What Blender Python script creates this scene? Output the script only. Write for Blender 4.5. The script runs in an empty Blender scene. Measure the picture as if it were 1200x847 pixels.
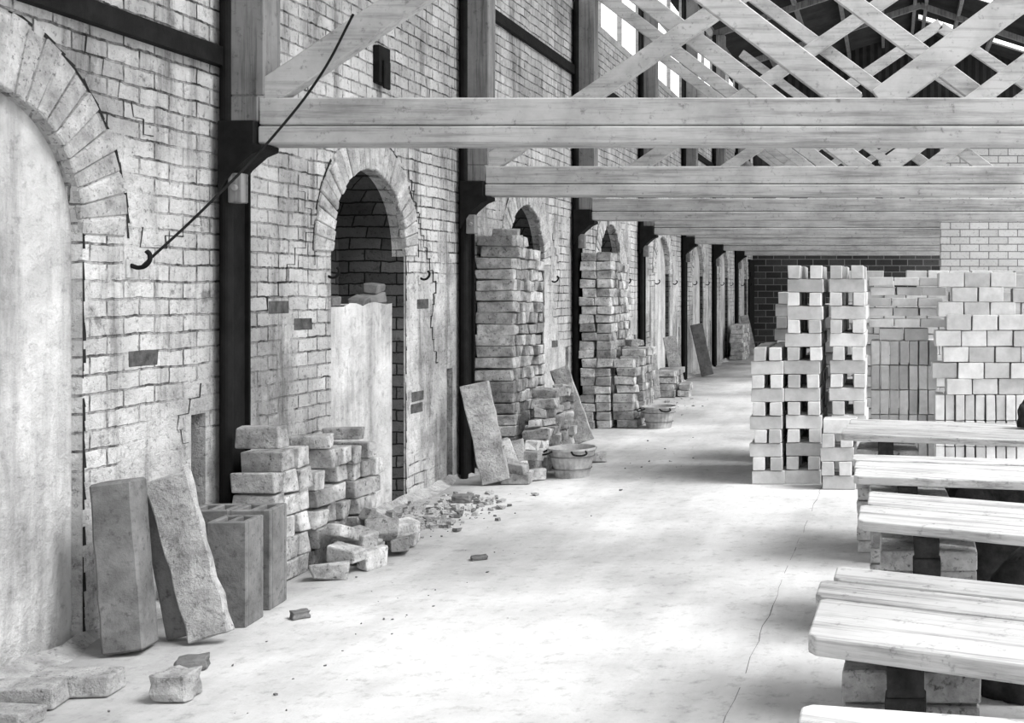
import bpy, bmesh, math, random
from mathutils import Vector, Matrix, Euler
R = random.Random(7)
scene = bpy.context.scene
WX = -3.64          # kiln wall plane
FAR = 31.85
BAY = 3.61
POSTS = [6.6 + BAY*k for k in range(-1, 7)]
ARCH = [4.79 + 3.6*k for k in range(0, 8)]

# ---------------------------------------------------------------- materials
def new_mat(name, rough=0.9, spec=0.12):
    m = bpy.data.materials.new(name); m.use_nodes = True
    nt = m.node_tree; b = nt.nodes['Principled BSDF']
    b.inputs['Roughness'].default_value = rough
    try: b.inputs['Specular IOR Level'].default_value = spec
    except Exception: pass
    return m, nt, b
def g(v): return (v, v, v, 1)
def N(nt, t, **kw):
    n = nt.nodes.new(t)
    for k, v in kw.items(): setattr(n, k, v)
    return n
def math_n(nt, op, a, b=None, clamp=False):
    n = N(nt, 'ShaderNodeMath', operation=op); n.use_clamp = clamp
    for i, x in enumerate((a, b)):
        if x is None: continue
        if isinstance(x, (int, float)): n.inputs[i].default_value = x
        else: nt.links.new(x, n.inputs[i])
    return n.outputs[0]
def ramp(nt, fac, stops):
    r = N(nt, 'ShaderNodeValToRGB')
    e = r.color_ramp.elements
    e[0].position, e[0].color = stops[0][0], g(stops[0][1])
    e[1].position, e[1].color = stops[1][0], g(stops[1][1])
    for p, v in stops[2:]:
        x = e.new(p); x.color = g(v)
    nt.links.new(fac, r.inputs[0]); return r.outputs[0]
def noise(nt, vec, scale, detail=4, rough=0.6):
    n = N(nt, 'ShaderNodeTexNoise'); n.inputs['Scale'].default_value = scale
    n.inputs['Detail'].default_value = detail; n.inputs['Roughness'].default_value = rough
    if vec is not None: nt.links.new(vec, n.inputs['Vector'])
    return n.outputs['Fac']
def mixc(nt, fac, a, b, mode='MIX'):
    n = N(nt, 'ShaderNodeMixRGB', blend_type=mode)
    for i, x in ((0, fac), (1, a), (2, b)):
        if isinstance(x, (int, float)):
            n.inputs[i].default_value = x if i == 0 else g(x)
        else: nt.links.new(x, n.inputs[i])
    return n.outputs[0]
def bump(nt, b, h, strength=0.5, dist=0.01):
    n = N(nt, 'ShaderNodeBump'); n.inputs['Strength'].default_value = strength
    n.inputs['Distance'].default_value = dist
    nt.links.new(h, n.inputs['Height']); nt.links.new(n.outputs[0], b.inputs['Normal'])
def objvec(nt):
    return N(nt, 'ShaderNodeTexCoord').outputs['Object']
def scaled(nt, v, s):
    mp = N(nt, 'ShaderNodeMapping'); nt.links.new(v, mp.inputs[0]); mp.inputs['Scale'].default_value = s
    return mp.outputs[0]

def rough_mat(name, lo, hi, scale=6, bs=0.5, bd=0.01, island=0.0, rough=0.9, speck=0.0, streak=0.0):
    m, nt, b = new_mat(name, rough)
    v = objvec(nt)
    n1 = noise(nt, v, scale, 6, 0.65)
    c = ramp(nt, n1, [(0.3, lo), (0.7, hi)])
    if speck:
        n3 = noise(nt, v, scale*5, 5, 0.7)
        c = mixc(nt, ramp(nt, n3, [(0.55, 0.0), (0.68, speck)]), c, lo*0.3)
    if streak:
        n4 = noise(nt, scaled(nt, v, (3, 3, .5)), 1.4, 6, .7)
        c = mixc(nt, 1.0, c, ramp(nt, n4, [(.34, 1-streak), (.56, 1)]), 'MULTIPLY')
    if island:
        geo = N(nt, 'ShaderNodeNewGeometry')
        f = math_n(nt, 'ADD', math_n(nt, 'MULTIPLY', geo.outputs['Random Per Island'], island), 1-island*0.6)
        c = mixc(nt, 1.0, c, f, 'MULTIPLY')
    nt.links.new(c, b.inputs['Base Color'])
    n2 = noise(nt, v, scale*4, 6, 0.7)
    bump(nt, b, n2, bs, bd)
    return m

def brick_mat(name, c1, c2, mortar, plaster=None, bw=0.24, rh=0.086, ms=0.007, bstr=0.8, wob=0.012, dirt=0.5, fade=False):
    m, nt, b = new_mat(name, 0.9)
    v = objvec(nt)
    sep = N(nt, 'ShaderNodeSeparateXYZ'); nt.links.new(v, sep.inputs[0])
    h = math_n(nt, 'ADD', sep.outputs[0], sep.outputs[1])
    nz = noise(nt, v, 3.5, 3); nz2 = noise(nt, v, 19, 3)
    off = math_n(nt, 'MULTIPLY', math_n(nt, 'SUBTRACT', nz, 0.5), wob*3)
    off2 = math_n(nt, 'MULTIPLY', math_n(nt, 'SUBTRACT', nz2, 0.5), wob*1.3)
    com = N(nt, 'ShaderNodeCombineXYZ')
    nt.links.new(math_n(nt, 'ADD', h, off2), com.inputs[0])
    nt.links.new(math_n(nt, 'ADD', math_n(nt, 'ADD', sep.outputs[2], off), off2), com.inputs[1])
    bt = N(nt, 'ShaderNodeTexBrick'); nt.links.new(com.outputs[0], bt.inputs['Vector'])
    bt.inputs['Scale'].default_value = 1; bt.inputs['Mortar Size'].default_value = ms
    bt.inputs['Mortar Smooth'].default_value = 0.4
    bt.inputs['Brick Width'].default_value = bw; bt.inputs['Row Height'].default_value = rh
    bt.inputs['Color1'].default_value = g(c1); bt.inputs['Color2'].default_value = g(c2)
    bt.inputs['Mortar'].default_value = g(mortar)
    col = bt.outputs['Color']; fac = bt.outputs['Fac']
    fine = noise(nt, v, 30, 6, 0.75)
    mid = noise(nt, v, 7, 5, 0.7)
    big = noise(nt, v, 1.3, 5, 0.6)
    if fade:
        fd = ramp(nt, mid, [(0.40, 0.0), (0.58, 0.7)])
        col = mixc(nt, fd, col, (c1+c2)/2)
    if plaster is not None:
        mask = math_n(nt, 'ADD', noise(nt, v, 1.0, 8, 0.66), math_n(nt, 'MULTIPLY', sep.outputs[2], -0.085))
        mk = ramp(nt, mask, [(0.345, 0.0), (0.40, 0.95)])
        pc = ramp(nt, noise(nt, v, 3, 7, .7), [(.35, plaster*.6), (.62, plaster*1.12)])
        col = mixc(nt, mk, col, pc)
        fac = math_n(nt, 'MULTIPLY', fac, math_n(nt, 'SUBTRACT', 1.0, mk))
        st = noise(nt, scaled(nt, v, (3.5, 3.5, .45)), 1.5, 7, .7)
        col = mixc(nt, 1.0, col, ramp(nt, st, [(.34, .42), (.50, 1.0)]), 'MULTIPLY')
        fl = noise(nt, v, 4.5, 8, .72)
        col = mixc(nt, ramp(nt, fl, [(.585, 0), (.67, .65)]), col, 0.13)
    col = mixc(nt, 1.0, col, ramp(nt, big, [(0.3, 1-dirt), (0.6, 1.0)]), 'MULTIPLY')
    col = mixc(nt, 1.0, col, ramp(nt, fine, [(0.32, 0.38), (0.45, 1.0)]), 'MULTIPLY')
    nt.links.new(col, b.inputs['Base Color'])
    hh = math_n(nt, 'ADD', math_n(nt, 'MULTIPLY', fac, -1.0), math_n(nt, 'MULTIPLY', fine, 1.1))
    hh = math_n(nt, 'ADD', hh, math_n(nt, 'MULTIPLY', mid, 1.6))
    bump(nt, b, hh, bstr, 0.014)
    return m

M_wall = brick_mat('whitewashed_brick', 0.74, 0.48, 0.07, plaster=0.60, ms=.007, fade=True, bstr=1.0)
M_far = brick_mat('dark_glazed_brick', 0.07, 0.035, 0.20, bw=0.42, rh=0.17, ms=0.012, bstr=0.3, wob=0.0, dirt=0.2)
M_light = brick_mat('light_brick', 0.60, 0.50, 0.18, bw=0.26, rh=0.1, ms=0.008, bstr=0.4, wob=0.0, dirt=0.15)
M_inner = brick_mat('inner_shade_brick', 0.13, 0.06, 0.015, dirt=0.6)  # dark inner brick; its colour also stands in for jamb shadow
M_plaster = rough_mat('clay_render', 0.38, 0.66, 2.6, 1.0, 0.025, speck=0.4, streak=.45)
M_vouss = rough_mat('arch_brick', 0.26, 0.64, 10, 1.0, 0.018, island=0.35, speck=0.8)
M_old = rough_mat('used_brick', 0.18, 0.68, 8, 1.0, 0.014, island=0.7, speck=0.85)
M_new = rough_mat('fresh_brick', 0.46, 0.66, 8, 0.25, 0.005, island=0.45)
M_dark = rough_mat('dark_iron', 0.004, 0.014, 9, 0.5, 0.006, rough=0.7)
M_darkbrick = rough_mat('dark_brick_face', 0.03, 0.14, 14, 0.8, 0.01)
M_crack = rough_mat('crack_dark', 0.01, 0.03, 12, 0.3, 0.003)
M_slab = rough_mat('rough_tile', 0.22, 0.54, 9, 1.0, 0.02, speck=0.7)
M_tile = rough_mat('fired_clay', 0.09, 0.21, 6, 0.6, 0.01, speck=.5)
M_roof = rough_mat('roof_sheet', 0.02, 0.045, 2, 0.3, 0.004, rough=0.7)
M_tub = rough_mat('tub_metal', 0.22, 0.50, 10, 0.5, 0.005, rough=0.6)
M_cloth = rough_mat('dark_sacking', 0.012, 0.05, 14, 0.8, 0.01)

def wood_mat(name, lo, hi, ax='X', gr=0.35, rot=0, blot=.68):
    m, nt, b = new_mat(name, 0.8)
    v = objvec(nt)
    if rot:
        mp = N(nt, 'ShaderNodeMapping'); nt.links.new(v, mp.inputs[0])
        mp.inputs['Rotation'].default_value = (0, 0, math.radians(rot)); v = mp.outputs[0]
    s = {'X': (1.2, 26, 26), 'Z': (26, 26, 1.2), 'Y': (26, 1.2, 26)}[ax]
    n1 = noise(nt, scaled(nt, v, s), 1.0, 7, 0.7)
    n2 = noise(nt, v, 3, 5, .65)
    n3 = noise(nt, v, 22, 5, .7)
    c = ramp(nt, n1, [(0.32, lo), (0.52, hi)])
    c = mixc(nt, 1.0, c, ramp(nt, n2, [(0.3, blot), (0.6, 1.0)]), 'MULTIPLY')
    c = mixc(nt, 1.0, c, ramp(nt, n3, [(0.30, 0.55), (0.42, 1.0)]), 'MULTIPLY')
    nt.links.new(c, b.inputs['Base Color'])
    bump(nt, b, n1, gr, 0.005)
    return m
M_beam = wood_mat('painted_timber', 0.24, 0.47)
M_brace = wood_mat('painted_timber_brace', 0.32, 0.52)
M_post = wood_mat('weathered_timber', 0.09, 0.23, 'Z')
M_bench = wood_mat('bench_timber', 0.18, 0.54, gr=.9, rot=23, blot=.8)

m, nt, b = new_mat('concrete_floor', 0.8); M_conc = m
v = objvec(nt)
c = ramp(nt, noise(nt, v, 0.7, 8, 0.64), [(0.32, 0.40), (0.60, 0.63)])
c2 = ramp(nt, noise(nt, v, 12, 7, 0.78), [(0.33, 0.68), (0.47, 1.0)])
c = mixc(nt, 1.0, c, c2, 'MULTIPLY')
c3 = ramp(nt, noise(nt, scaled(nt, v, (.5, .12, 1)), 3, 6, .6), [(.36, .76), (.54, 1)])
c = mixc(nt, 1.0, c, c3, 'MULTIPLY')
c4 = ramp(nt, noise(nt, scaled(nt, v, (1, 2.2, 1)), 5, 8, .8), [(.60, 0.0), (.68, .4)])
c = mixc(nt, c4, c, .18)
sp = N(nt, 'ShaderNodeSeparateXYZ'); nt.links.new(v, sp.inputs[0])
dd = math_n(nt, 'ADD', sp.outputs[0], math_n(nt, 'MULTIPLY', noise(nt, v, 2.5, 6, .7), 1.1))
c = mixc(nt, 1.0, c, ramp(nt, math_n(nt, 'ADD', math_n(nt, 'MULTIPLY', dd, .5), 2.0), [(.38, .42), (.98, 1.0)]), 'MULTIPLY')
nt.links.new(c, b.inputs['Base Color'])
bump(nt, b, noise(nt, v, 16, 7, 0.72), 0.5, 0.008)

# ---------------------------------------------------------------- mesh helpers
class B:
    def __init__(s): s.v = []; s.f = []
    def box(s, c, size, rot=None, jit=0.0):
        i = len(s.v); hx, hy, hz = size[0]/2, size[1]/2, size[2]/2
        mt = rot.to_matrix() if rot is not None and hasattr(rot, 'to_matrix') else rot
        for x in (-hx, hx):
            for y in (-hy, hy):
                for z in (-hz, hz):
                    p = Vector((x, y, z))
                    if jit: p += Vector((R.uniform(-jit, jit), R.uniform(-jit, jit), R.uniform(-jit, jit)))
                    if mt is not None: p = mt @ p
                    s.v.append(p + Vector(c))
        for q in ((0,1,3,2),(4,6,7,5),(0,4,5,1),(2,3,7,6),(0,2,6,4),(1,5,7,3)):
            s.f.append([i+k for k in q])
    def lo(s, x0, x1, y0, y1, z0, z1, jit=0):
        s.box(((x0+x1)/2, (y0+y1)/2, (z0+z1)/2), (x1-x0, y1-y0, z1-z0), None, jit)
    def quad(s, *pts):
        i = len(s.v); s.v += [Vector(p) for p in pts]; s.f.append(list(range(i, i+len(pts))))
    def beam(s, p0, p1, w, t):
        p0 = Vector(p0); p1 = Vector(p1); d = p1-p0; L = d.length; d.normalize()
        yv = Vector((0, 1, 0)); n = d.cross(yv)
        if n.length < 1e-4: n = Vector((1, 0, 0))
        n.normalize(); yy = n.cross(d)
        mt = Matrix((d, yy, n)).transposed()
        s.box((p0+p1)/2, (L, t, w), mt)
    def cyl(s, p0, p1, r0, r1=None, n=14, cap=True):
        r1 = r0 if r1 is None else r1
        p0 = Vector(p0); p1 = Vector(p1); q = (p1-p0).to_track_quat('Z', 'Y').to_matrix()
        i = len(s.v)
        for P, r in ((p0, r0), (p1, r1)):
            for k in range(n):
                a = 2*math.pi*k/n
                s.v.append(P + q @ Vector((r*math.cos(a), r*math.sin(a), 0)))
        for k in range(n):
            s.f.append([i+k, i+(k+1) % n, i+n+(k+1) % n, i+n+k])
        if cap:
            s.f.append([i+n-1-k for k in range(n)]); s.f.append([i+n+k for k in range(n)])
    def make(s, name, mat, bevel=0, parent=None, smooth=False, seg=1, loc=None):
        me = bpy.data.meshes.new(name); me.from_pydata([tuple(p) for p in s.v], [], s.f); me.update()
        bm = bmesh.new(); bm.from_mesh(me); bmesh.ops.recalc_face_normals(bm, faces=bm.faces); bm.to_mesh(me); bm.free()
        o = bpy.data.objects.new(name, me); scene.collection.objects.link(o)
        me.materials.append(mat)
        if smooth:
            for p in me.polygons: p.use_smooth = True
        if bevel:
            md = o.modifiers.new('bevel', 'BEVEL'); md.width = bevel; md.segments = seg; md.limit_method = 'ANGLE'
        if parent is not None: o.parent = parent
        return o
def empty(name):
    e = bpy.data.objects.new(name, None); scene.collection.objects.link(e); return e
def rz(a, x=0, y=0): return Euler((math.radians(x), math.radians(y), math.radians(a)))

# ---------------------------------------------------------------- shell
b = B(); b.lo(-5.2, 9, -6, 33, -0.2, 0); floor = b.make('floor', M_conc)
b = B(); b.lo(-60, 60, -60, 90, -0.4, -0.2); b.make('ground', M_conc)
b = B(); y = 1.0; x = -.66
while y < 10.5:
    y2 = y+R.uniform(.08, .25); x2 = -.66+.012*y+R.uniform(-.008, .008)
    if R.random() < .8:
        w = R.uniform(.001, .003)
        b.quad((x-w, y, .0008), (x+w, y, .0008), (x2+w, y2, .0008), (x2-w, y2, .0008))
    x, y = x2, y2
b.make('hairline_joint', rough_mat('joint_dust', 0.12, 0.25, 8), parent=floor)

TOP = 4.8; RR = 0.6; SPR = 1.84; DEP = 0.5; S0 = 1.44; S1 = 1.57
def arch_z(y, c, r=RR): return SPR + math.sqrt(max(0, r*r-(y-c)**2))
b = B()
cuts = []
y = -6.0
for c in ARCH:
    cuts.append((y, c-RR, 'solid')); cuts.append((c-RR, c+RR, 'arch', c))
    cuts.append((c+RR, c+S0, 'solid')); cuts.append((c+S0, c+S1, 'slot')); y = c+S1
cuts.append((y, FAR+0.3, 'solid'))
for q in cuts:
    y0, y1, k = q[:3]
    if k == 'solid':
        b.quad((WX, y0, 0), (WX, y1, 0), (WX, y1, TOP), (WX, y0, TOP))
    elif k == 'slot':
        b.quad((WX, y0, .94), (WX, y1, .94), (WX, y1, TOP), (WX, y0, TOP))
        for yy in (y0, y1): b.quad((WX, yy, 0), (WX-.16, yy, 0), (WX-.16, yy, .94), (WX, yy, .94))
        b.quad((WX, y0, .94), (WX-.16, y0, .94), (WX-.16, y1, .94), (WX, y1, .94))
    else:
        c = q[3]; n = 28
        ys = [c-RR*math.cos(math.pi*i/n) for i in range(n+1)]
        for i in range(n):
            a, d = ys[i], ys[i+1]; za, zd = arch_z(a, c), arch_z(d, c)
            b.quad((WX, a, za), (WX, d, zd), (WX, d, TOP), (WX, a, TOP))
            b.quad((WX, a, za), (WX-DEP, a, za), (WX-DEP, d, zd), (WX, d, zd))
        for yy in (y0, y1): b.quad((WX, yy, 0), (WX-DEP, yy, 0), (WX-DEP, yy, SPR), (WX, yy, SPR))
b.quad((WX, -6, TOP), (WX, FAR+.3, TOP), (WX-1.2, FAR+.3, TOP), (WX-1.2, -6, TOP))
wall = b.make('wall_left', M_wall)
b = B(); b.lo(WX-1.3, WX-1.2, -6, FAR+.3, 0, TOP); b.make('outer_face', M_inner, parent=wall)
b = B()
for c in ARCH: b.lo(WX-.22, WX-.13, c+S0-.02, c+S1+.02, 0, .96)
b.make('slot_backs', M_inner, parent=wall)
b = B()
for c in ARCH:
    b.lo(WX-DEP-.1, WX-DEP, c-RR-.05, c+RR+.05, 0, 2.5)
b.make('chamber_backs', M_inner, parent=wall)
def arch_panel(b, c, x, ztop=None, t=0.08):
    n = 24; pts = [(c-RR, 0)]
    if ztop is None:
        for i in range(n+1):
            yy = c-RR*math.cos(math.pi*i/n); pts.append((yy, arch_z(yy, c)))
        pts.append((c+RR, 0))
    else:
        pts += [(c-RR, ztop)] + [(c-RR+2*RR*k/12, ztop+R.uniform(-.018, .012)) for k in range(1, 12)] + [(c+RR, ztop), (c+RR, 0)]
    b.quad(*[(x, p[0], p[1]) for p in pts])
    if ztop is not None:
        b.quad((x, c-RR, ztop-.004), (x, c+RR, ztop-.004), (x-.22, c+RR, ztop), (x-.22, c-RR, ztop))
b = B()
for i, c in enumerate(ARCH):
    if i in (2, 3): continue
    arch_panel(b, c, WX-(0.05 if i == 0 else 0.10 if i < 3 else 0.07), 1.49 if i == 1 else None)
b.make('wicket_render', M_plaster, parent=wall)
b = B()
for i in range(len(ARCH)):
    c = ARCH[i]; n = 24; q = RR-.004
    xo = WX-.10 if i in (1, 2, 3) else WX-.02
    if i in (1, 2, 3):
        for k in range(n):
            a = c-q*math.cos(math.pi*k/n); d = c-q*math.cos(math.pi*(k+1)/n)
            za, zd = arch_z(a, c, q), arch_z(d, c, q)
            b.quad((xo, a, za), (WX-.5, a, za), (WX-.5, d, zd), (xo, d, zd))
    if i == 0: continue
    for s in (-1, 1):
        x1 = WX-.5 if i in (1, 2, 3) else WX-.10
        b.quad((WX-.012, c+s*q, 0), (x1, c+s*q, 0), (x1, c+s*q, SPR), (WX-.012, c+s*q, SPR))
b.make('jamb_shade_lining', M_inner, parent=wall)  # dark reveal faces that paint in the shadow band of the arches
for ci, c in enumerate(ARCH):
    b = B(); n = 27; L0 = .31 if ci == 0 else .235
    for k in range(n):
        a = math.pi*(k+.5)/n
        L = L0 + R.uniform(-.022, .012)
        rad = Vector((0, -math.cos(a), math.sin(a))); tan = Vector((0, math.sin(a), math.cos(a)))
        i0 = len(b.v); th = .05 + R.uniform(-.018, .014); gp = R.uniform(.003, .010)
        cc = Vector((WX-.008, c, SPR))
        for rr_ in (RR-.003+R.uniform(-.006, .002), RR+L):
            w = math.pi*rr_/n - gp
            for sx in (-th/2, th/2):
                for sw in (-w/2, w/2):
                    b.v.append(cc + rad*rr_ + tan*(sw+R.uniform(-.005, .005)) + Vector((sx+R.uniform(-.005, .005), 0, 0)))
        for qf in ((0,1,3,2),(4,6,7,5),(0,4,5,1),(2,3,7,6),(0,2,6,4),(1,5,7,3)): b.f.append([i0+z for z in qf])
    b.make('ring_voussoirs', M_vouss, 0.007, parent=wall)
b = B()
for ci, c in enumerate(ARCH):
    L0 = .31 if ci == 0 else .235
    n = 40; r0, r1 = RR+L0+.004, RR+L0+.016
    for k in range(n):
        a, d = math.pi*k/n, math.pi*(k+1)/n
        if R.random() < .15: continue
        P = lambda r, t: (WX+.003, c-r*math.cos(t), SPR+r*math.sin(t))
        b.quad(P(r0, a), P(r1+R.uniform(-.008, .012), a), P(r1+R.uniform(-.008, .012), d), P(r0, d))
def crack(pts, w=.010):
    cur = list(pts[0])
    for t in pts[1:]:
        n = max(1, round(abs(t[1]-cur[1])/.086)); y0, z0 = cur
        for k in range(n):
            ya, yb = y0+(t[0]-y0)*k/n, y0+(t[0]-y0)*(k+1)/n
            za, zb = z0+(t[1]-z0)*k/n, z0+(t[1]-z0)*(k+1)/n
            ww = w*R.uniform(.3, 1.2); sk = R.uniform(-.02, .02)
            b.quad((WX+.003, ya+sk, za), (WX+.003, ya+sk+ww*1.4, za), (WX+.003, ya+ww*.9, zb), (WX+.003, ya, zb))
            lo, hi = min(ya, yb), max(ya, yb)+ww
            b.quad((WX+.0031, lo, zb), (WX+.0031, hi, zb), (WX+.0031, hi, zb+ww*.7), (WX+.0031, lo, zb+ww*.3))
        cur = list(t)
crack([(9.05, 2.5), (9.27, 2.1), (9.58, 1.65), (9.47, 1.38), (9.62, 1.0)], .018)
crack([(7.58, 2.05), (7.31, 1.85), (7.11, 1.64), (6.87, 1.47)], .013)
crack([(7.35, 2.3), (7.6, 2.0), (7.55, 1.75)], .007)
crack([(5.80, 1.90), (6.0, 1.80), (6.3, 1.93), (6.45, 2.05)], .009)
crack([(5.4, 2.75), (5.75, 2.5), (5.9, 2.35)], .007)
crack([(6.3, 1.1), (6.1, .95), (6.2, .8)], .008)
crack([(9.2, 3.5), (9.5, 3.1), (9.4, 2.8)], .007)
crack([(12.9, 2.2), (13.2, 1.8), (13.1, 1.4)], .012)
crack([(16.5, 2.2), (16.8, 1.7), (16.7, 1.2)], .012)
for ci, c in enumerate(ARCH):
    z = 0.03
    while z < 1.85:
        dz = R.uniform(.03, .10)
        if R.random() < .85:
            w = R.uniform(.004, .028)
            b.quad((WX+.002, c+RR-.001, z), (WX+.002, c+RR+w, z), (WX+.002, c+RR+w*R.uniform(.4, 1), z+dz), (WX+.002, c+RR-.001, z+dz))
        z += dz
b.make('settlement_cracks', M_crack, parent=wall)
b = B()
for (yy, zz) in [(7.12, 1.49), (7.42, 1.38), (5.83, 1.26), (9.32, 1.48), (9.22, .77), (9.2, .68), (10.9, 3.3), (13.0, 1.0), (9.9, 2.9)]:
    b.box((WX-.010, yy, zz), (.028, .225, .074), None, .0025)
b.make('dark_bricks', M_darkbrick, 0.003, parent=wall)
b = B(); b.lo(WX-.02, WX+.06, -6, 6.5, 2.80, 2.90); b.make('trim_1', M_dark)
b = B(); b.lo(WX-.02, WX+.05, 6.72, FAR, 4.05, 4.15); b.make('trim_2', M_dark)

EAVE = 7.0; RIDX = 0.74; RIDZ = 8.5
for i, (y0, y1) in enumerate(zip([-0.62]+POSTS, POSTS+[FAR])):
    b = B()
    b.lo(WX-.06, WX+.02, y0+.02, y1-.02, TOP+.001, TOP+.09); b.lo(WX-.06, WX+.02, y0+.02, y1-.02, EAVE-.22, EAVE-.12)
    b.lo(WX-.05, WX+.01, y0+.02, y1-.02, 5.85, 5.89)
    n = 3
    for k in range(n+1):
        yy = y0+.05+(y1-y0-.1)*k/n
        b.lo(WX-.05, WX+.01, yy-.02, yy+.02, TOP+.09, EAVE-.22)
    b.make('window_%d' % (i+1), M_brace)

b = B()
for yo in (0, .3):
    b.quad((-5, FAR+yo, 0), (6, FAR+yo, 0), (6, FAR+yo, 4.7), (-5, FAR+yo, 4.7))
wf = b.make('wall_far', M_far)
b = B(); x = -5; k = 0; pr = None
while x < 6:
    zt = EAVE-.1+(x+4.1)*(RIDZ-EAVE)/(RIDX+4.1) if x < RIDX else RIDZ-.1-(x-RIDX)*(RIDZ-EAVE)/4.86
    cur = (x, FAR+.03*math.cos(k*math.pi/2), max(zt+.12, 4.8))
    if pr: b.quad((pr[0], pr[1], 4.65), (cur[0], cur[1], 4.65), cur, pr)
    pr = cur; x += .05; k += 1
b.make('gable_sheeting', M_roof, parent=wf)
b = B(); b.lo(.70, 6.0, 16.2, 16.5, 0, 3.9); b.make('wall_right_cross', M_light)
b = B(); b.lo(WX+.001, WX+.05, 30.75, 31.8, 0, 2.35)
b.lo(WX+.05, WX+.07, 30.8, 31.75, .3, .42); b.lo(WX+.05, WX+.07, 30.8, 31.75, 1.9, 2.02)
b.make('door_1', M_dark)

def roof(name, xa, za, xb, zb, skip):
    b = B()
    y = -6.0; prev = None; st = 0.038
    L = math.hypot(xb-xa, zb-za); nx, nz = -(zb-za)/L, (xb-xa)/L
    i = 0
    while y < FAR+.4:
        o = 0.03*math.cos(i*math.pi/2)
        cur = ((xa+nx*o, y, za+nz*o), (xb+nx*o, y, zb+nz*o))
        if prev and not skip(y): b.quad(prev[0], prev[1], cur[1], cur[0])
        prev = cur; y += st; i += 1
    return b.make(name, M_roof)
ceil = roof('ceiling', -4.1, EAVE-.02, RIDX, RIDZ, lambda y: False)
def sky_skip(y):
    ph = (y-4.8) % 3.61
    return ph < 2.4 if y < 20 else ph < .5
r2 = roof('ceiling_slope_right', RIDX, RIDZ, 5.6, EAVE-.02, sky_skip)
r2.parent = ceil
b = B()
for f in (0.02, .2, .4, .6, .8, .97):
    for (xa, za, xb, zb) in ((-3.75, EAVE, RIDX, RIDZ), (5.2, EAVE, RIDX, RIDZ)):
        x = xa+(xb-xa)*f; z = za+(zb-za)*f-.12
        b.lo(x-.04, x+.04, -6, FAR, z-.07, z+.05)
b.make('purlins', M_post, parent=ceil)

ZB, ZT = 2.38, 2.63
for i, py in enumerate(POSTS):
    e = empty('roof_truss')
    ty = py-.06
    b = B()
    b.lo(-3.40, 5.0, ty-.11, ty+.11, ZB, 2.475); b.lo(-3.40, 5.0, ty-.098, ty+.10, 2.482, ZT)
    b.make('bottom_chord', M_beam, 0.008, parent=e)
    b = B()
    h = ZT-.02
    b.beam((-3.44, ty-.05, h), (.74, ty-.05, h+4.18*.676), .15, .08)
    b.beam((-.19, ty+.04, h), (-3.4, ty+.04, h+3.21*.76), .15, .08)
    b.beam((-.05, ty-.05, h), (3.6, ty-.05, h+3.65*.74), .15, .08)
    b.beam((1.62, ty+.04, h), (-2.6, ty+.04, h+4.22*.74), .15, .08)
    b.beam((4.85, ty-.05, h), (.74, ty-.05, h+4.11*.676), .15, .08)
    b.beam((1.75, ty+.04, h), (4.9, ty+.04, h+3.15*.75), .15, .08)
    b.make('lattice_braces', M_brace, 0.006, parent=e)
    b = B()
    b.beam((-3.75, ty, EAVE-.22), (RIDX, ty, RIDZ-.22), .14, .08)
    b.beam((5.2, ty, EAVE-.22), (RIDX, ty, RIDZ-.22), .14, .08)
    b.make('rafters', M_post, 0.006, parent=e)
    b = B(); b.lo(-3.56, -3.37, ty-.10, ty+.08, 2.64, EAVE-.2)
    b.lo(4.9, 5.1, ty-.1, ty+.1, 2.64, EAVE-.2)
    b.lo(-3.56, -3.402, ty-.10, ty+.08, 2.50, 2.64)
    b.make('upper_post', M_post, 0.008, parent=e)
    s = empty('iron_stanchion')
    b = B()
    b.lo(-3.635, -3.565, py-.12, py-.105, 0, EAVE-.2); b.lo(-3.635, -3.565, py+.06, py+.075, 0, EAVE-.2)
    b.lo(-3.61, -3.59, py-.105, py+.06, 0, EAVE-.2)
    b.cyl((-3.575, py-.15, 0), (-3.575, py-.15, EAVE-.2), .03)
    b.make('column', M_dark, 0.004, parent=s)
    b = B()
    i0 = len(b.v)
    prof = [(-3.60, 2.50), (-3.405, 2.50), (-3.405, 2.375), (-3.36, 2.375), (-3.36, 2.345), (-3.42, 2.32), (-3.50, 2.25), (-3.56, 2.17), (-3.60, 2.10)]
    for yy in (py-.20, py-.02): b.v += [Vector((x, yy, z)) for x, z in prof]
    n = len(prof)
    b.f.append([i0+k for k in range(n)]); b.f.append([i0+n+k for k in reversed(range(n))])
    for k in range(n): b.f.append([i0+k, i0+(k+1) % n, i0+n+(k+1) % n, i0+n+k])
    b.make('bracket', M_dark, 0.005, parent=s)
    b = B(); b.lo(-3.55, -3.475, py-.19, py-.12, 2.06, 2.22)
    b.cyl((-3.51, py-.205, 2.14), (-3.51, py-.185, 2.14), .018)
    b.make('bolt_block', M_post, 0.005, parent=s)
    b = B(); b.lo(4.93, 5.07, py-.07, py+.07, 0, 2.38); b.make('outer_column', M_dark, 0.01, parent=s)

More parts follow.
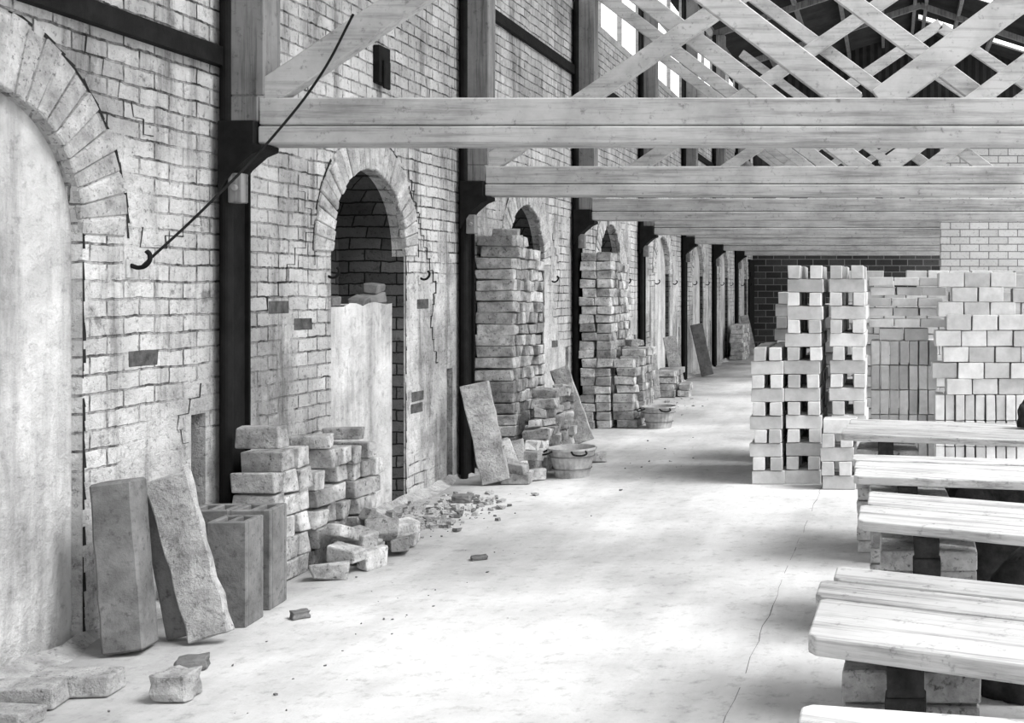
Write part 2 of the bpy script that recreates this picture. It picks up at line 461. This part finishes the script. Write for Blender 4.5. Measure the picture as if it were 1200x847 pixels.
def curve(name, pts, r, mat, parent=None):
    cu = bpy.data.curves.new(name, 'CURVE'); cu.dimensions = '3D'; cu.bevel_depth = r; cu.bevel_resolution = 3
    sp = cu.splines.new('BEZIER'); sp.bezier_points.add(len(pts)-1)
    for p, q in zip(sp.bezier_points, pts):
        p.co = q; p.handle_left_type = p.handle_right_type = 'AUTO'
    o = bpy.data.objects.new(name, cu); scene.collection.objects.link(o); cu.materials.append(mat)
    if parent is not None: o.parent = parent
    return o
def hook(yy, zz, s=1.0):
    e = empty('wall_hook')
    b = B(); b.lo(WX-.005, WX+.012, yy-.03*s, yy+.03*s, zz-.06*s, zz+.03*s); b.make('plate', M_brace, .003, parent=e)
    curve('hook_bar', [(WX+.01, yy, zz), (WX+.05*s, yy, zz-.01), (WX+.09*s, yy, zz+.01*s), (WX+.10*s, yy+.0, zz+.05*s), (WX+.085*s, yy, zz+.07*s)], .011*s, M_dark, e)
for c in ARCH[1:]:
    hook(c-.66, 1.68, .8); hook(c+.86, 1.68, .8)
hook(5.72, 1.71, 1.0)
curve('stay_rod', [(WX+.06, 5.73, 1.71), (-3.42, 5.95, 1.99), (-3.2, 6.22, 2.40), (-3.03, 6.38, 2.75), (-2.87, 6.40, 3.07)], .0065, M_dark)
b = B(); b.lo(WX, WX+.05, 8.42, 8.60, 3.05, 3.32); b.lo(WX+.05, WX+.07, 8.46, 8.56, 3.02, 3.22)
b.make('wall_bracket', M_dark, .006)

# ---------------------------------------------------------------- brick piles
def pile(name, cols, mat=M_old, bevel=.008, extra=None):
    b = B()
    for (x0, x1, y0, y1, zt, hh) in cols:
        z = 0
        k = 0
        while z < zt-.03:
            h = hh*R.uniform(.93, 1.05)
            n = max(1, round((y1-y0)/(.118 if k % 3 else .235)))
            m_ = max(1, round((x1-x0)/.235))
            for i in range(n):
                for j in range(m_):
                    dy = (y1-y0)/n; dx = (x1-x0)/m_
                    if z > zt-.25 and R.random() < .15: continue
                    b.box((x0+dx*(j+.5)+R.uniform(-.022, .022), y0+dy*(i+.5)+R.uniform(-.01, .006), z+h/2),
                          (dx-.014, dy-.012, h-.007), rz(R.uniform(-5, 5), 0, R.uniform(-1, 1)), .010)
            z += h; k += 1
    for (x, y, z, a, ax, ay) in (extra or []):
        b.box((x, y, z), (.22, .105, .075), rz(a, ax, ay), .008)
    return b.make(name, mat, bevel, seg=2)

st1 = pile('used_brick_stack', [(-3.50, -3.25, 6.36, 6.48, .78, .125), (-3.52, -3.27, 6.50, 6.78, .68, .12), (-3.52, -3.25, 6.80, 7.20, .68, .11),
     (-3.52, -3.21, 7.22, 7.55, .66, .11)],
     extra=[(-3.36, 7.36, .71, 10, 0, 0), (-3.36, 6.95, .71, 8, 0, 0)])
b = B()
for (x, y, z, a, ax, ay) in [(-3.08, 6.58, .045, 20, 0, 0), (-3.06, 6.74, .11, -10, 8, 6), (-2.96, 6.85, .06, 70, 90, 0), (-3.13, 7.12, .10, 40, 30, 10),
      (-3.10, 6.93, .055, 0, 0, 0), (-2.95, 7.22, .05, 110, 0, 12), (-3.13, 7.28, .2, 60, 10, 30), (-3.05, 7.18, .15, 20, 40, 0), (-3.1, 7.0, .14, -30, 0, 10), (-3.02, 7.4, .05, 15, 0, 0), (-3.0, 7.36, .13, 55, 12, 0), (-3.14, 6.86, .2, 80, 0, 24)]:
    b.box((x, y, z), (.185, .105, .08), rz(a, ax, ay), .014)
b.make('fallen_bricks', M_old, .010, parent=st1, seg=2)

def heap(b, x0, x1, y0, y1, zf, n, size=(.22, .105, .075)):
    z = 0; k = 0
    while True:
        any_ = False
        ny = max(1, int((y1-y0)/.12)); nx = max(1, int((x1-x0)/.225))
        for i in range(ny):
            for j in range(nx):
                xx = x0+(x1-x0)*(j+.5)/nx; yy = y0+(y1-y0)*(i+.5)/ny
                if z < zf(xx, yy):
                    any_ = True
                    t = R.random() < .3
                    b.box((xx+R.uniform(-.03, .03), yy+R.uniform(-.02, .02), z+.04), size,
                          rz(R.uniform(-16, 16)+(90 if t else 0), R.uniform(-7, 7), R.uniform(-7, 7)), .012)
        z += .078; k += 1
        if not any_ or k > n: break
pile('used_brick_stack', [(-3.61, -3.27, 10.42, 10.86, 2.05, .10), (-3.60, -3.28, 10.88, 11.35, 1.98, .10)],
     extra=[(-3.40, 10.6, 2.09, 10, 0, 0), (-3.50, 11.0, 2.05, 30, 0, 0)])
b = B()
heap(b, -3.24, -2.84, 9.95, 11.2, lambda x, y: .18+.55*(y-9.95)/.7 - .8*max(0, x+3.12) if y < 10.7 else .80-1.1*max(0, x+3.15), 14)
for (x, y, z, a, ax, ay) in [(-3.05, 9.78, .05, 5, 0, 0), (-3.08, 9.8, .135, -12, 0, 4), (-3.14, 9.86, .25, 20, 0, 70), (-2.98, 9.95, .05, 40, 0, 0), (-2.84, 10.55, .05, 70, 0, 0), (-2.72, 11.0, .05, 30, 0, 0)]:
    b.box((x, y, z), (.23, .11, .08), rz(a, ax, ay), .009)
b.make('brick_heap', M_old, .008, seg=2)
pile('used_brick_stack', [(-3.53, -3.17, 13.62, 14.1, 1.96, .10), (-3.53, -3.18, 14.12, 14.7, 1.86, .10), (-3.14, -2.90, 13.66, 13.9, .72, .10), (-3.14, -2.86, 13.92, 14.6, .88, .10)],
     extra=[(-3.0, 13.8, .78, 20, 0, 0), (-3.05, 14.3, .95, 60, 0, 0)])
pile('used_brick_stack', [(-3.50, -3.15, 17.5, 18.4, .34, .10), (-3.13, -2.95, 17.6, 18.0, .2, .10)])
pile('used_brick_stack', [(-3.55, -3.25, 26.6, 27.9, .75, .10)])

def lean(name, base, size, tilt_y, yaw=0, tilt_x=0, mat=M_slab, jit=.008, bev=.006):
    rot = Euler((math.radians(tilt_x), math.radians(tilt_y), math.radians(yaw))).to_matrix()
    b = B()
    nseg = 9; w, t, L = size
    for k in range(nseg+1):
        z = L*k/nseg
        for (x, y) in ((-w/2, -t/2), (0, -t/2-jit*.3), (w/2, -t/2), (w/2, t/2), (-w/2, t/2)):
            b.v.append(rot @ Vector((x+R.uniform(-jit, jit), y+R.uniform(-jit, jit)*.6, z+R.uniform(-jit, jit)*.5)))
    for k in range(nseg):
        for q in range(5):
            b.f.append([k*5+q, k*5+(q+1) % 5, k*5+5+(q+1) % 5, k*5+5+q])
    b.f.append([4, 3, 2, 1, 0]); b.f.append([nseg*5+q for q in range(5)])
    mz = min(p.z for p in b.v)
    b.v = [p + Vector((base[0], base[1], -mz+.001)) for p in b.v]
    return b.make(name, mat, bev)
lean('clay_block', (-3.34, 5.26, 0), (.17, .17, .74), -5, 12, -3, M_tile, .003, .01)
lean('clay_tile', (-3.19, 5.44, 0), (.17, .05, .66), -14, 5, -6, M_tile, .003)
lean('rough_slab', (-3.05, 5.38, 0), (.18, .055, .75), -17, 8, -5, M_slab, .011)
lean('rough_slab', (-3.20, 9.72, 0), (.22, .06, .82), -12, 15, -3, M_slab, .009)
lean('rough_slab', (-3.06, 9.98, 0), (.12, .07, .32), -12, 10, -4, M_slab, .006)
lean('rough_slab', (-3.12, 12.25, 0), (.19, .07, .80), -19, 12, -4, M_slab, .009)
lean('rough_slab', (-3.27, 18.6, 0), (.20, .06, .85), -10, 12, -4, M_slab, .006)
lean('rough_slab', (-3.42, 17.3, 0), (.22, .06, .62), -5, 12, -4, M_slab, .006)
lean('rough_slab', (-3.30, 21.7, 0), (.22, .06, .95), -12, 12, -4, M_tile, .006)
lean('rough_slab', (-3.30, 28.8, 0), (.20, .06, .95), -12, 12, -4, M_slab, .006)

def hollow(x, y, w, d, h, yaw):
    b = B(); t = .028; mt = rz(yaw).to_matrix()
    def bx(cx, cy, sx, sy, z0=0, z1=h):
        b.box(Vector((x, y, 0)) + mt @ Vector((cx, cy, (z0+z1)/2)), (sx, sy, z1-z0), mt)
    bx(0, -d/2+t/2, w, t); bx(0, d/2-t/2, w, t); bx(-w/2+t/2, 0, t, d-2*t); bx(w/2-t/2, 0, t, d-2*t)
    bx(0, 0, t*.8, d-2*t)
    bx(0, 0, w-.01, d-.01, 0, .02)
    b.make('hollow_flue_block', M_tile, .005)
hollow(-3.13, 5.72, .18, .19, .50, 5)
hollow(-3.39, 6.02, .20, .2, .50, 5)
hollow(-3.18, 6.03, .19, .2, .50, 5)

def tub(x, y, r, h):
    e = empty('handled_tub')
    b = B(); n = 48
    prof = [(r*.72, 0), (r*.77, h*.25), (r*.86, h*.55), (r*.97, h*.90), (r*1.05, h*.93), (r*1.05, h), (r*.98, h), (r*.94, h*.9), (r*.80, h*.5), (r*.66, .02), (0.001, .02)]
    for pi_, (q, z) in enumerate(prof):
        for k in range(n):
            a = 2*math.pi*k/n; qq = q*(1+(.018 if (k % 2) else -.01)) if 0 < pi_ < 4 else q
            b.v.append(Vector((x+qq*math.cos(a), y+qq*math.sin(a), z)))
    for i in range(len(prof)-1):
        for k in range(n): b.f.append([i*n+k, i*n+(k+1) % n, (i+1)*n+(k+1) % n, (i+1)*n+k])
    b.f.append([n-1-k for k in range(n)])
    b.make('shell', M_tub, parent=e)
    b = B()
    for zz in (h*.3, h*.72):
        q = r*(.70+.30*zz/h)+.008
        for k in range(n):
            a0, a1 = 2*math.pi*k/n, 2*math.pi*(k+1)/n
            b.cyl((x+q*math.cos(a0), y+q*math.sin(a0), zz), (x+q*math.cos(a1), y+q*math.sin(a1), zz), .004, n=6, cap=False)
    b.make('hoops', M_tile, parent=e, smooth=True)
    for s in (-1, 1):
        a0 = math.radians(-60 if s > 0 else 215)
        cx, cy = x+r*1.0*math.cos(a0), y+r*math.sin(a0)
        tx, ty = -math.sin(a0)*.06, math.cos(a0)*.06
        ox, oy = math.cos(a0)*.05, math.sin(a0)*.05
        curve('handle', [(cx-tx, cy-ty, h*.93), (cx-tx*.8+ox, cy-ty*.8+oy, h*.85), (cx+tx*.8+ox, cy+ty*.8+oy, h*.85), (cx+tx, cy+ty, h*.93)], .008, M_dark, e)
tub(-2.70, 10.18, .195, .25)
tub(-2.65, 13.75, .195, .25)

def one(name, c, size, rot, mat=M_old, jit=.01, bev=.008):
    b = B(); b.box(c, size, rot, jit); return b.make(name, mat, bev, seg=2)
one('loose_brick', (-3.20, 4.72, .046), (.29, .13, .09), rz(6), M_slab)
one('loose_brick', (-3.30, 4.55, .05), (.26, .13, .10), rz(12), M_slab)
one('loose_brick', (-3.28, 4.39, .03), (.3, .12, .06), rz(-8), M_slab)
def chunk(name, c, r, sx=1, sz=.8, seed=0, mat=M_slab):
    rr = random.Random(seed); bm = bmesh.new(); bmesh.ops.create_cube(bm, size=2*r)
    bmesh.ops.subdivide_edges(bm, edges=bm.edges[:], cuts=2, use_grid_fill=True)
    for v_ in bm.verts:
        v_.co *= 1+rr.uniform(-.13, .1); v_.co.x *= sx; v_.co.z *= sz
    mz = min(v_.co.z for v_ in bm.verts)
    for v_ in bm.verts: v_.co.z -= mz
    me = bpy.data.meshes.new(name); bm.to_mesh(me); bm.free(); me.materials.append(mat)
    o = bpy.data.objects.new(name, me); scene.collection.objects.link(o); o.location = c; o.rotation_euler = (0, 0, rr.uniform(0, 1))
    md = o.modifiers.new('bevel', 'BEVEL'); md.width = r*.08
chunk('brick_chunk', (-2.78, 4.66, 0), .062, 1.1, .85, 1)
chunk('brick_chunk', (-2.93, 5.02, 0), .05, 1.2, .5, 4, M_tile)
chunk('brick_chunk', (-2.86, 5.8, 0), .03, 1.3, .6, 5, M_tile)
chunk('brick_chunk', (-2.42, 7.05, 0), .03, 1.5, .4, 6, M_tile)
chunk('brick_chunk', (-3.2, 8.95, 0), .055, 1.3, .5, 7, M_tile)
def scat(name, n, x0, x1, y0, y1, s0, s1, mat=M_slab):
    b = B()
    for _ in range(n):
        s = R.uniform(0, 1)**2.5*(s1-s0)+s0
        x = min(max(R.gauss((x0+x1)/2, (x1-x0)/3.2), x0-.05, -3.56), x1+.3); yy = min(max(R.gauss((y0+y1)/2, (y1-y0)/3.2), y0-.1), y1+.1)
        b.box((x, yy, s*.26), (s, s*R.uniform(.5, 1), s*.5), rz(R.uniform(0, 180), R.uniform(-15, 15), 0), s*.15)
    b.make(name, mat)
scat('rubble_scatter', 360, -3.5, -2.95, 7.72, 9.2, .006, .055)
scat('rubble_scatter', 22, -3.5, -3.0, 7.8, 8.5, .04, .09)
scat('rubble_scatter', 130, -3.4, -2.85, 7.8, 9.2, .006, .045, M_tile)
scat('rubble_scatter', 35, -2.9, -2.1, 4.6, 7.2, .004, .016, M_tile)
scat('rubble_scatter', 25, -2.6, -1.9, 8.5, 13.5, .005, .022, M_tile)
scat('rubble_scatter', 70, -3.3, -2.7, 15, 17.2, .01, .06)
b = B(); n = 260
for k in range(n+1):
    yy = -1+k*32.5/n; w = .06+.05*math.sin(k*.7)+R.uniform(0, .06); h = .03+R.uniform(0, .035)
    b.v += [Vector((WX+.001, yy, h)), Vector((WX+w*.5, yy, h*.45)), Vector((WX+w, yy, .0005))]
for k in range(n):
    for q in range(2): b.f.append([k*3+q, k*3+q+1, k*3+4+q, k*3+3+q])
b.make('dirt_fillet', M_slab, smooth=True, parent=wall)
b = B()
for (dx, dy, z, a) in [(.17, .20, 1.51, 10), (.16, .40, 1.53, -14), (.17, .44, 1.60, 8), (.2, -.2, 1.50, 12), (.2, -.4, 1.50, 60)]:
    b.box((WX-dx, ARCH[1]+dy, z), (.11, .18, .065), rz(a, 5, 4), .012)
b.make('sill_bricks', M_tile, .008, parent=wall)

# ---------------------------------------------------------------- fresh brick stacks (right)
def open_col(b, x0, x1, y0, y1, zt, h=.112):
    z = 0; k = 0
    w = x1-x0
    while z+h < zt+.03:
        ny = max(1, round((y1-y0)/.26))
        sh = R.uniform(-.016, .016)
        for j in range(ny):
            ya = y0+(y1-y0)*j/ny; yb = y0+(y1-y0)*(j+1)/ny-.02
            if k % 2 == 0:
                b.box(((x0+x1)/2+sh, ya+.045, z+h/2), (w+.015, .085, h-.004), rz(R.uniform(-2, 2)), .003)
                b.box(((x0+x1)/2+sh, yb-.045, z+h/2), (w+.015, .085, h-.004), rz(R.uniform(-2, 2)), .003)
            else:
                for xx in (x0+.055, x1-.055) if w < .3 else (x0+.05, (x0+x1)/2, x1-.05):
                    b.box((xx+R.uniform(-.014, .014), (ya+yb)/2-.01, z+h/2), (.098, yb-ya, h-.004), rz(R.uniform(-2, 2)), .003)
        z += h; k += 1
b = B()
open_col(b, -1.12, -.87, 9.76, 10.8, 1.12)
open_col(b, -.84, -.56, 9.80, 10.8, 1.86)
open_col(b, -.48, -.20, 9.84, 10.8, 1.84)
open_col(b, -1.04, -.80, 11.0, 11.6, 1.55)
open_col(b, -.75, -.50, 11.0, 11.6, 1.45)
open_col(b, -.53, -.28, 9.50, 9.75, .60)
open_col(b, -.26, -.02, 9.52, 9.77, .50)
b.make('fresh_brick_stack', M_new, .004)
def bond(b, x0, x1, y0, ny, zt, bw=.225, bh=.112, z0=0, soldier=0, ragged=False):
    z = z0; k = 0
    while z < zt-.02:
        sold = soldier and z < soldier
        w = .085 if sold else bw; h = .225 if sold else bh
        x = x0 + (0 if sold else (k % 2)*bw/2 - R.uniform(0, .05))
        while x < x1:
            for j in range(ny):
                if ragged and z > zt-.3 and R.random() < .3: continue
                b.box((x+w/2, y0+j*.13+R.uniform(-.022, .014)+.06, z+h/2), (w-.008, .11, h-.006), rz(R.uniform(-2, 2)), .003)
            x += w+R.uniform(0, .006)
        z += h; k += 1
b = B()
bond(b, .40, 2.0, 10.4, 3, 1.34, soldier=.66, bh=.14)
bond(b, .46, .95, 10.42, 3, 1.74, z0=1.352, bh=.13)
bond(b, .98, 2.0, 10.5, 3, 1.72, z0=1.352, bh=.125, ragged=True)
b.make('fresh_brick_stack', M_new, .004)
b = B()
bond(b, -.17, .36, 10.9, 4, 1.20, soldier=1.0)
z = 1.13+.115
for k in range(5):
    x = -.2+R.uniform(-.03, .03)
    while x < .3:
        b.box((x+.12, 11.0+(k % 2)*.06, z+.04), (.225, .34 if k % 2 else .24, .075), rz(R.uniform(-2, 2)), .003); x += .235
    z += .09 if k % 2 else .10
b.make('fresh_brick_stack', M_new, .004)
b = B()
bond(b, -.6, 2.2, 12.6, 2, 1.80, ragged=True)
b.make('fresh_brick_stack', M_new, .004)

# ---------------------------------------------------------------- benches
def prism(b, pts, z0, z1):
    i = len(b.v); n = len(pts)
    b.v += [Vector((p[0], p[1], z0)) for p in pts] + [Vector((p[0], p[1], z1)) for p in pts]
    b.f.append([i+k for k in reversed(range(n))]); b.f.append([i+n+k for k in range(n)])
    for k in range(n): b.f.append([i+k, i+(k+1) % n, i+n+(k+1) % n, i+n+k])
def bench(fl, bl, dr, L, z, boards, t=.05, mat=M_bench):
    e = empty('moulding_bench')
    fl = Vector(fl); bl = Vector(bl); d = Vector(dr).normalized()
    for i, (a, c) in enumerate(boards):
        b = B()
        o = R.uniform(-.02, .02)
        p0 = fl.lerp(bl, a)+d*o; p1 = fl.lerp(bl, c-.03)+d*o
        r = .022; up = (p1-p0).normalized()
        pts = [p0+d*r, p0+d*L, p1+d*L, p1+d*r, p1-up*r, p0+up*r]
        prism(b, pts, z-t, z+R.uniform(-.007, .004))
        b.make('board_%d' % (i+1), mat, .006, parent=e, seg=2)
    u = (bl-fl)
    ang = math.degrees(math.atan2(u.y, u.x))
    b = B(); bd = B()
    for s_ in (.26, L-.35):
        c0 = fl+u*.5+d*s_
        b.box((c0.x, c0.y, z-t-.045), (u.length*.9, .09, .08), rz(ang))
        for q in ((.14, .86) if s_ > 1 else (.10,)):
            c1 = fl+u*q+d*s_
            bd.box((c1.x, c1.y, (z-t-.085)/2), (.085, .10, z-t-.086), rz(ang))
    b.make('battens', M_cloth, .005, parent=e)
    bd.make('legs', M_cloth, .005, parent=e)
    b = B(); c0 = fl+u*.55+d*.27; top = z-t-.088; n = int(top/.078); hh = top/n
    for k in range(n):
        for sx in (-1, 1):
            if k % 2: b.box((c0.x+sx*.10, c0.y, hh*(k+.5)), (.165, .38, hh-.005), rz(R.uniform(-3, 3)), .003)
            else: b.box((c0.x, c0.y+sx*.12, hh*(k+.5)), (.36, .10, hh-.005), rz(R.uniform(-3, 3)), .003)
    b.make('brick_pier', M_old, .005, parent=e)
    return e
Z = .75
bench((-.20, 1.60), (-.187, 2.48), (.5, -.1), 1.9, Z, [(0, .5), (.5, 1)])
bench((-.20, 2.93), (-.178, 3.72), (.5, -.22), 1.8, Z, [(0, .49), (.49, .76), (.76, 1)])
b3 = bench((-.10, 4.36), (-.095, 5.05), (.55, -.26), 1.9, Z, [(0, .5), (.5, 1)], .035)
b4 = bench((-.17, 5.40), (-.17, 6.14), (.74, -.16), 1.9, Z, [(0, .36), (.36, .7), (.7, 1)], .035)
b5 = bench((-.27, 6.95), (-.27, 7.90), (1, -.28), 2.2, Z, [(0, .34), (.34, .67), (.67, 1)], .035)
def sack(c, s, seed, name='sacking_bundle', mat=M_cloth, parent=None):
    rr = random.Random(seed); bm = bmesh.new(); bmesh.ops.create_icosphere(bm, subdivisions=4, radius=1)
    from mathutils import noise as mn
    for v_ in bm.verts:
        n_ = mn.noise(v_.co*1.6+Vector((seed, 0, 0)))*.35 + mn.noise(v_.co*5+Vector((seed, 3, 0)))*.1
        v_.co *= 1+n_; v_.co.z = max(v_.co.z, -.6)
        v_.co.x *= s[0]; v_.co.y *= s[1]; v_.co.z *= s[2]
    mz = min(v_.co.z for v_ in bm.verts)
    for v_ in bm.verts: v_.co.z -= mz
    me = bpy.data.meshes.new(name); bm.to_mesh(me); bm.free(); me.materials.append(mat)
    for p in me.polygons: p.use_smooth = True
    o = bpy.data.objects.new(name, me); scene.collection.objects.link(o); o.location = c
    if parent is not None: o.parent = parent
sack((.52, 4.75, .001), (.22, .16, .34), 3, parent=b3)
sack((.52, 5.75, .001), (.26, .2, .34), 9, parent=b4)
sack((.60, 7.3, .001), (.3, .25, .34), 5, parent=b5)
sack((.86, 7.3, Z+.005), (.08, .08, .11), 6, parent=b5)

# ---------------------------------------------------------------- light + camera
w = bpy.data.worlds.new('World'); scene.world = w; w.use_nodes = True
bg = w.node_tree.nodes['Background']; bg.inputs[0].default_value = (1, 1, 1, 1); bg.inputs[1].default_value = 2.25
s = bpy.data.lights.new('sun', 'SUN'); s.energy = 8.5; s.angle = math.radians(28)
so = bpy.data.objects.new('sun', s); scene.collection.objects.link(so)
dirv = Vector((-1.0, .25, -1.25))
so.rotation_euler = dirv.to_track_quat('-Z', 'Y').to_euler()

cam = bpy.data.cameras.new('camera'); co = bpy.data.objects.new('camera', cam); scene.collection.objects.link(co)
cam.sensor_width = 36; cam.lens = 42.0; cam.shift_x = (600-1042)/1200; cam.shift_y = -(423.5-338)/1200
cam.clip_start = .05; cam.clip_end = 300
co.location = (0, 0, 1.6); co.rotation_euler = (math.radians(90), 0, 0)
scene.camera = co
scene.view_settings.view_transform = 'Standard'
scene.view_settings.look = 'None'
